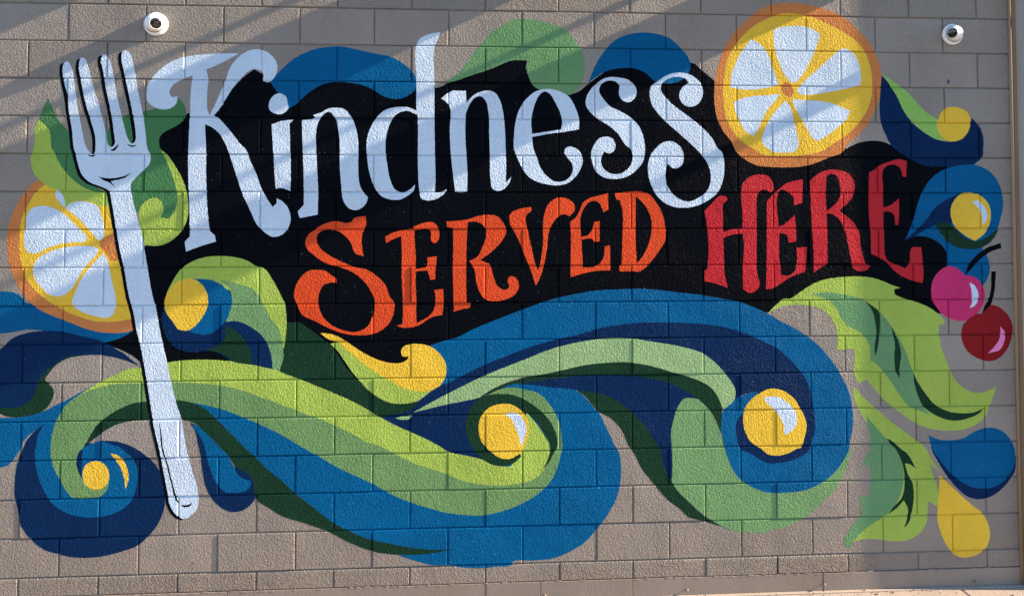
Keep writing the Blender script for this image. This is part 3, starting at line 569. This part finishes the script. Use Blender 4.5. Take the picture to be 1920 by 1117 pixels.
    ('kind', '-', 'letter', 'white', '1237,2624! 1305,2639 1298,2653! 1340,2665! 1377,2688 1420,2694 1463,2687 1500,2647 1525,2590 1540,2508 1541,2393 1545,2297 1560,2246 1596,2200! 1582,2165 1553,2139 1517,2132 1488,2146 1463,2183 1449,2275 1441,2392 1439,2515 1429,2589 1413,2640 1395,2666! 1377,2671 1348,2651 1323,2610 1312,2551 1314,2478 1320,2355 1326,2245 1325,2108! 1229,2088! 1218,2124! 1250,2161! 1248,2318 1242,2465 1238,2551', ''),
    ('kind', '-', 'letter', 'white', '1986,3123! 1975,3085 1956,3044 1954,2853 1955,2630 1957,2469 1961,2320 1959,2230! 1989,2232 2025,2247! 2003,2217 1959,2191 1916,2185 1886,2195 1872,2254 1865,2394 1865,2555 1863,2657! 1805,2679 1761,2668 1725,2635 1703,2583 1689,2517 1688,2467 1698,2379 1715,2298 1741,2246 1770,2231 1813,2240 1850,2272! 1843,2242 1806,2209 1763,2189 1712,2191 1668,2209 1632,2253 1603,2334 1589,2422 1584,2487 1594,2553 1616,2605 1652,2656 1695,2687 1753,2700 1812,2699 1856,2681! 1855,2852 1854,3043 1876,3084 1928,3109', ''),
    ('kind', '-', 'letter', 'white', '1991,2749! 2017,2772 2053,2795! 2127,2795! 2131,2728! 2149,2751 2186,2781 2238,2797 2282,2790 2312,2752 2330,2693 2342,2595 2347,2476 2349,2426 2350,2359 2347,2284! 2379,2318! 2364,2277 2334,2247 2305,2238 2275,2251 2264,2299 2260,2426 2256,2558 2253,2670 2234,2744 2208,2765 2179,2759 2149,2721 2126,2668! 2124,2557 2131,2432 2136,2336 2135,2236! 2106,2230 2069,2233! 2054,2358 2043,2469 2039,2593 2043,2683 2024,2727', ''),
    ('kind', '-', 'letter', 'white', '2494,2540! 2606,2561 2662,2568 2756,2585! 2757,2644 2734,2711 2704,2764 2659,2793 2606,2808 2561,2809 2509,2792 2457,2746 2420,2686 2401,2618 2393,2536 2393,2476 2405,2441 2427,2389 2464,2329 2508,2296 2575,2276 2642,2270 2695,2285 2740,2323 2766,2368 2777,2405 2770,2443 2748,2473 2710,2489! 2680,2478 2673,2450! 2695,2420 2717,2390 2721,2353 2702,2315 2665,2293 2620,2293 2575,2322 2538,2374 2520,2427 2501,2477', '2494,2557! 2490,2634 2505,2709 2531,2770 2563,2796 2595,2781 2621,2740 2647,2688 2662,2632 2657,2584! 2591,2573'),
    ('kind', '-', 'letter', 'white', '2987,2835! 2983,2782 3005,2748 3039,2740 3073,2764 3083,2805 3070,2839 3036,2866 2998,2876 2953,2881 2907,2875 2862,2848 2824,2810 2798,2761 2797,2716 2824,2678 2869,2641 2929,2603 2981,2555 3019,2498 3049,2474 3059,2429 3041,2376 2995,2340 2950,2334 2905,2353 2881,2391 2883,2432 2898,2460! 2924,2450 2951,2463 2962,2494 2947,2532 2913,2545 2872,2535 2845,2505 2824,2451 2830,2398 2854,2346 2897,2316 2957,2306 3025,2320 3079,2358 3117,2407 3128,2460 3124,2526 3110,2575 3080,2624 3035,2662 2982,2692 2937,2713 2899,2751 2871,2803 2881,2837 2915,2859 2960,2857', ''),
    ('kind', '-', 'letter', 'white', '3379,2854! 3341,2823 3325,2777 3348,2732 3386,2717 3432,2733 3459,2779 3459,2825 3441,2862 3403,2893 3364,2907 3311,2911 3249,2891 3203,2860 3165,2829 3157,2776 3172,2723 3210,2670 3255,2625 3316,2572 3384,2512 3429,2469 3467,2424 3497,2363 3501,2295 3481,2242 3435,2204 3374,2181 3320,2196 3275,2234 3249,2287 3245,2347 3257,2396! 3284,2370 3314,2370 3341,2393 3349,2431 3338,2476 3323,2496 3285,2519 3239,2517 3201,2492 3163,2445 3147,2399 3145,2347 3158,2286 3191,2219 3237,2174 3290,2151 3358,2146 3427,2159 3488,2189 3542,2234 3574,2310 3581,2386 3567,2462 3545,2482 3514,2536 3469,2588 3416,2634 3355,2679 3294,2724 3249,2769 3222,2807 3226,2845 3265,2876 3318,2888 3364,2877!', ''),
    ('serv', 'word', 'letter', 'orange', '1510,2070! 1521,2088 1582,2099! 1586,2055 1568,2011 1562,1952 1573,1879! 1526,1898 1504,1953 1482,1982 1439,2015 1396,2026 1353,2022 1324,1997 1321,1960 1347,1917 1397,1880 1454,1851 1526,1821 1591,1806 1642,1773 1693,1718 1718,1652 1736,1632 1740,1588 1722,1530 1686,1487 1629,1458 1536,1451 1457,1464 1385,1493 1314,1530 1249,1563 1221,1614 1202,1663 1204,1692 1213,1728 1241,1772 1276,1800 1319,1807 1369,1800 1405,1774 1430,1756! 1430,1734! 1398,1738 1355,1720 1338,1684 1331,1655 1334,1613 1356,1555 1399,1511 1457,1482 1528,1468 1593,1495 1621,1546 1635,1604 1632,1648 1621,1675 1584,1733 1527,1785 1455,1818 1368,1844 1304,1888 1268,1924 1259,1953 1271,1990 1310,2026 1367,2059 1431,2071 1482,2061', ''),
    ('serv', '-', 'letter', 'orange', '1688,1985! 1727,2007 1785,2022 1843,2033! 1843,2041! 1894,2060 1938,2066 1967,2051 1983,1995 1975,1962 1953,1951 1938,1966 1938,2010 1923,2027 1887,2027 1847,2021! 1849,1952 1855,1878 1855,1809! 1909,1816! 1920,1841 1917,1871! 1969,1878! 1964,1812 1961,1751! 1935,1749! 1920,1801! 1857,1796! 1855,1732 1859,1651 1858,1573 1860,1511! 1910,1539 1947,1572 1964,1645 1957,1694! 2004,1698! 2008,1645 2001,1557! 1947,1546 1874,1503 1824,1489 1780,1490 1751,1501! 1784,1508! 1787,1573 1785,1646 1779,1769 1779,1878 1777,1952 1775,1989! 1735,1974 1695,1952!', ''),
    ('serv', '-', 'letter', 'orange', '2022,2069! 2077,2073 2135,2080 2194,2099 2253,2107 2297,2099 2334,2061 2350,2017 2334,1973 2290,1921 2246,1884 2205,1856! 2257,1836! 2271,1803 2282,1758 2305,1710 2341,1692 2367,1706 2358,1740 2371,1765 2397,1762 2419,1728 2415,1691 2389,1658 2327,1634 2275,1630 2238,1639 2209,1671 2187,1730 2176,1803 2147,1851! 2194,1877 2216,1921 2238,1980 2238,2025 2216,2054 2179,2069 2139,2065! 2132,1951 2130,1803 2132,1656 2134,1623! 2156,1620! 2151,1594! 2107,1587 2063,1573! 2061,1644 2057,1804 2059,1951 2058,2032! 2026,2040!', ''),
    ('serv', '-', 'letter', 'orange', '2371,2054! 2367,2099! 2382,2121 2426,2139 2486,2149! 2491,2132 2464,2106 2456,2076! 2471,2009 2493,1905 2515,1824 2528,1798! 2543,1861 2554,1950 2554,2032 2560,2099 2576,2151 2605,2186 2650,2203 2694,2194 2728,2166 2729,2128 2702,2098! 2672,2110 2634,2091 2605,2054 2586,2009 2576,1920 2559,1831 2537,1757 2513,1714! 2485,1802 2448,1891 2412,1980', ''),
    ('serv', '-', 'letter', 'orange', '2705,2065! 2739,2095 2761,2136 2777,2173 2814,2199 2867,2214 2918,2226! 2920,2136! 2893,2119! 2867,2173 2844,2184 2814,2177 2788,2151 2765,2098 2765,1983! 2806,1994 2828,2024 2840,2065! 2870,2072! 2869,1956! 2839,1955! 2828,1971 2768,1968! 2772,1890 2775,1812! 2828,1815 2865,1830 2891,1867 2899,1930! 2928,1935! 2929,1796! 2857,1794 2768,1778 2706,1758! 2708,1875 2709,1994', ''),
    ('serv', '-', 'letter', 'orange', '2957,2226! 3025,2235 3101,2237 3153,2219 3191,2173 3221,2121 3239,2046 3239,1963 3204,1903 3151,1836 3098,1791 3053,1790 2981,1790! 2979,1818! 2994,1833! 2997,1949 2998,2136 2983,2188! 2964,2192!', '3074,2211! 3115,2173 3145,2128 3164,2068 3159,1993 3136,1918 3106,1866 3079,1835! 3072,1948 3073,2098'),
    ('here', 'word', 'letter', 'red', '3465,2128! 3511,2174 3550,2212 3592,2210! 3595,2189! 3572,2166 3570,2098 3571,2008! 3617,2023 3682,2030! 3681,2113 3677,2235 3689,2288 3728,2322 3782,2335 3832,2326 3855,2300 3866,2250! 3846,2231 3831,2242 3804,2250 3773,2227 3764,2136 3763,2007 3761,1871 3764,1773 3779,1716! 3767,1690 3736,1668 3713,1666 3682,1687! 3680,1796 3689,1932 3682,2000! 3616,1992 3570,1974! 3573,1872 3576,1774 3594,1695! 3530,1718 3461,1733! 3462,1790! 3479,1804! 3486,1910 3476,2060', ''),
    ('here', '-', 'letter', 'red', '3823,2182! 3854,2216 3893,2250 3940,2285 4034,2308! 4030,2174! 3981,2159! 3978,2205 3947,2235 3909,2250 3889,2227 3890,2037! 3929,2056 3984,2106! 3991,2022 3990,1954! 3947,1948! 3936,1992 3894,2003! 3892,1871 3902,1765! 3941,1761 3980,1787 3992,1832 3993,1919! 4053,1923! 4046,1824 4038,1783! 3964,1757 3902,1719 3848,1689 3813,1686! 3819,1871', ''),
    ('here', '-', 'letter', 'red', '4076,2300! 4128,2342 4183,2362 4245,2362 4300,2343 4331,2305 4336,2259 4321,2205 4289,2167 4250,2136! 4253,2121! 4296,2090 4335,2052 4357,2006 4364,1930 4379,1869 4397,1823 4421,1814! 4401,1792 4354,1785 4323,1800 4308,1854 4293,1930 4275,2014 4253,2067 4210,2106 4171,2115! 4171,2022 4171,1824! 4136,1809 4090,1775! 4090,1885 4084,2022 4079,2174', '4174,2331! 4214,2339 4237,2320 4252,2258 4251,2213 4227,2174 4171,2125! 4167,2228'),
    ('here', '-', 'letter', 'red', '4422,2347! 4458,2367 4474,2382 4537,2409 4601,2425 4646,2413! 4639,2322! 4621,2325! 4604,2375 4569,2394 4529,2386 4505,2363 4503,2251 4503,2148! 4541,2159 4597,2199! 4595,2098 4590,2048! 4574,2046! 4564,2106 4532,2125 4502,2121! 4503,2021 4505,1884! 4520,1845 4574,1822 4629,1799! 4649,1829 4663,1914 4679,1921! 4722,1920! 4729,1829 4731,1745 4722,1714! 4644,1738 4574,1776 4512,1838 4465,1865 4426,1884! 4424,2021 4418,2136', ''),
    ('fork', '-', 'outline', 'black', '-42,2882 -36,2915 -19,2924 -1,2905 12,2861 29,2753 46,2645 66,2544 89,2457 105,2438 117,2425 132,2438 134,2472 130,2530 107,2609 78,2710 52,2833 41,2912 53,2945 71,2942 85,2913 100,2862 118,2790 147,2696 171,2609 192,2516 203,2472 221,2465 236,2487 234,2509 222,2595 203,2697 180,2798 169,2870 155,2936 164,2963 178,2965 195,2943 221,2856 240,2755 263,2654 285,2567 303,2509 324,2484 342,2502 343,2538 335,2589 318,2683 295,2785 277,2872 262,2952 268,2981 285,2988 303,2978 329,2894 348,2785 367,2698 382,2626 393,2553 405,2459 422,2418 417,2374 382,2338 348,2302 324,2273 321,2237 336,2165 358,2079 381,1992 399,1892 418,1791 441,1669 459,1607 485,1471 515,1342 544,1207 574,1092 603,1000 629,857 662,733 683,662 695,584 685,527 651,493 617,480 575,509 547,559 535,623 515,722 487,864 477,903 456,995 435,1116 412,1251 386,1387 360,1494 345,1579 323,1651 293,1806 264,1935 241,2064 222,2172 207,2230 169,2251 113,2272 71,2308 50,2359 35,2416 22,2464 12,2551 -4,2644 -19,2752 -36,2825', ''),
    ('fork', 'fork', '-', 'white', '-26,2889 -19,2922 -2,2931 16,2911 29,2868 46,2759 63,2651 83,2550 106,2464 122,2444 134,2431 149,2444 151,2478 147,2536 124,2615 95,2716 69,2839 58,2919 70,2952 88,2948 102,2919 117,2869 135,2797 165,2703 188,2616 209,2522 220,2479 238,2472 253,2493 251,2515 239,2602 220,2703 198,2804 186,2877 172,2942 181,2970 195,2972 213,2950 238,2863 257,2762 280,2660 302,2573 320,2516 342,2490 359,2509 360,2545 353,2596 335,2690 313,2791 294,2878 279,2958 285,2987 303,2995 320,2984 346,2901 365,2792 384,2705 399,2632 410,2560 422,2465 439,2424 434,2381 400,2344 365,2308 341,2279 338,2243 353,2171 376,2085 398,1999 417,1898 435,1797 458,1676 476,1613 502,1477 532,1348 562,1213 591,1098 620,1006 646,863 679,739 701,667 712,589 702,533 668,499 634,486 592,515 563,565 552,628 532,728 504,870 494,909 473,1001 452,1122 429,1257 403,1393 377,1500 362,1585 340,1657 310,1812 281,1941 258,2071 239,2178 224,2236 186,2257 130,2279 88,2315 67,2365 52,2422 38,2471 29,2557 13,2651 -2,2759 -19,2831', ''),
    ('fork', '-', 'crease', 'black', '168,2311! 206,2304 247,2304 303,2315 347,2337! 303,2304 247,2290 234,2286! 266,2243! 227,2279 199,2290', ''),
    ('fork', '-', 'crease', 'black', '314,2488! 342,2480 366,2485! 349,2472 331,2475', ''),
    ('fork', '-', 'crease', 'black', '110,2431! 135,2426 154,2433! 142,2418 124,2420', ''),
    ('fork', '-', 'crease', 'black', '272,2490! 265,2468 245,2449 223,2454! 241,2459 255,2472', ''),
    ('fork', '-', 'crease', 'black', '504,1001! 517,944 526,866 552,777 581,663 610,569! 601,574 573,663 544,777 518,866 510,944', ''),
    ('fork', '-', 'crease', 'black', '619,562! 653,558 681,572! 664,550 633,549', ''),
]
PART_LABEL = {'backdrop': 'black background painted behind the lettering', 'kind': 'white painted word Kindness', 'serv': 'orange painted word Served', 'here': 'red painted word Here', 'fork': 'white painted fork with a black outline', 'citrusR': 'painted citrus slice beside the word Kindness', 'citrusL': 'painted citrus slice behind the fork', 'cherryP': 'painted pink cherry', 'cherryR': 'painted dark red cherry', 'dropY': 'painted yellow drop', 'dropB': 'painted blue drop', 'leafA': 'large painted leaf with dark veins', 'leafB': 'small painted leaf above the yellow drop', 'leafC': 'painted leaf behind the fork tines', 'waveR': 'painted blue and green wave under the word Served', 'waveC': 'painted lime and blue wave under the fork', 'spiral': 'painted spiral scroll at the fork handle', 'swashY': 'painted golden swash over the waves'}
mural = empty('mural', (2.4, -.001, 1.6))
tag(mural, 'colourful food mural reading Kindness Served Here painted across the block wall', 'mural')
INV = Matrix.Translation((-2.4, .001, -1.6))
boxes, made = [], []
for key, nm, sub, colr, out, hole in SHAPES:
    outs = out.split(';')
    pts = [tuple(float(q) for q in t.rstrip('!').split(',')) for s in outs for t in s.split()]
    bb = (min(p[0] for p in pts), max(p[0] for p in pts), min(p[1] for p in pts), max(p[1] for p in pts))
    lay = 1 + max([l for (b, l) in boxes if b[0] < bb[1] and b[1] > bb[0] and b[2] < bb[3] and b[3] > bb[2]], default=0)
    boxes.append((bb, lay))
    v, f = film(outs, hole, .00018 + lay * .000012)
    made.append((key, nm, sub, colr, mesh(nm if sub == '-' else sub, v, f)))
parts = {}
for key, nm, sub, colr, me in made:
    if nm != '-' and sub == '-':
        o = obj(nm, me, MP[colr], mural); o.matrix_parent_inverse = INV; parts[key] = o
    elif nm != '-':
        o = empty(nm, (2.4, -.001, 1.6)); o.parent = mural; o.matrix_parent_inverse = INV; parts[key] = o
for key, o in parts.items():
    if key in PART_LABEL: o['label'] = PART_LABEL[key]
for key, nm, sub, colr, me in made:
    if sub == '-': continue
    par = parts[key]
    o = obj(sub, me, MP[colr], par)
    if par.type == 'EMPTY': o.matrix_parent_inverse = INV
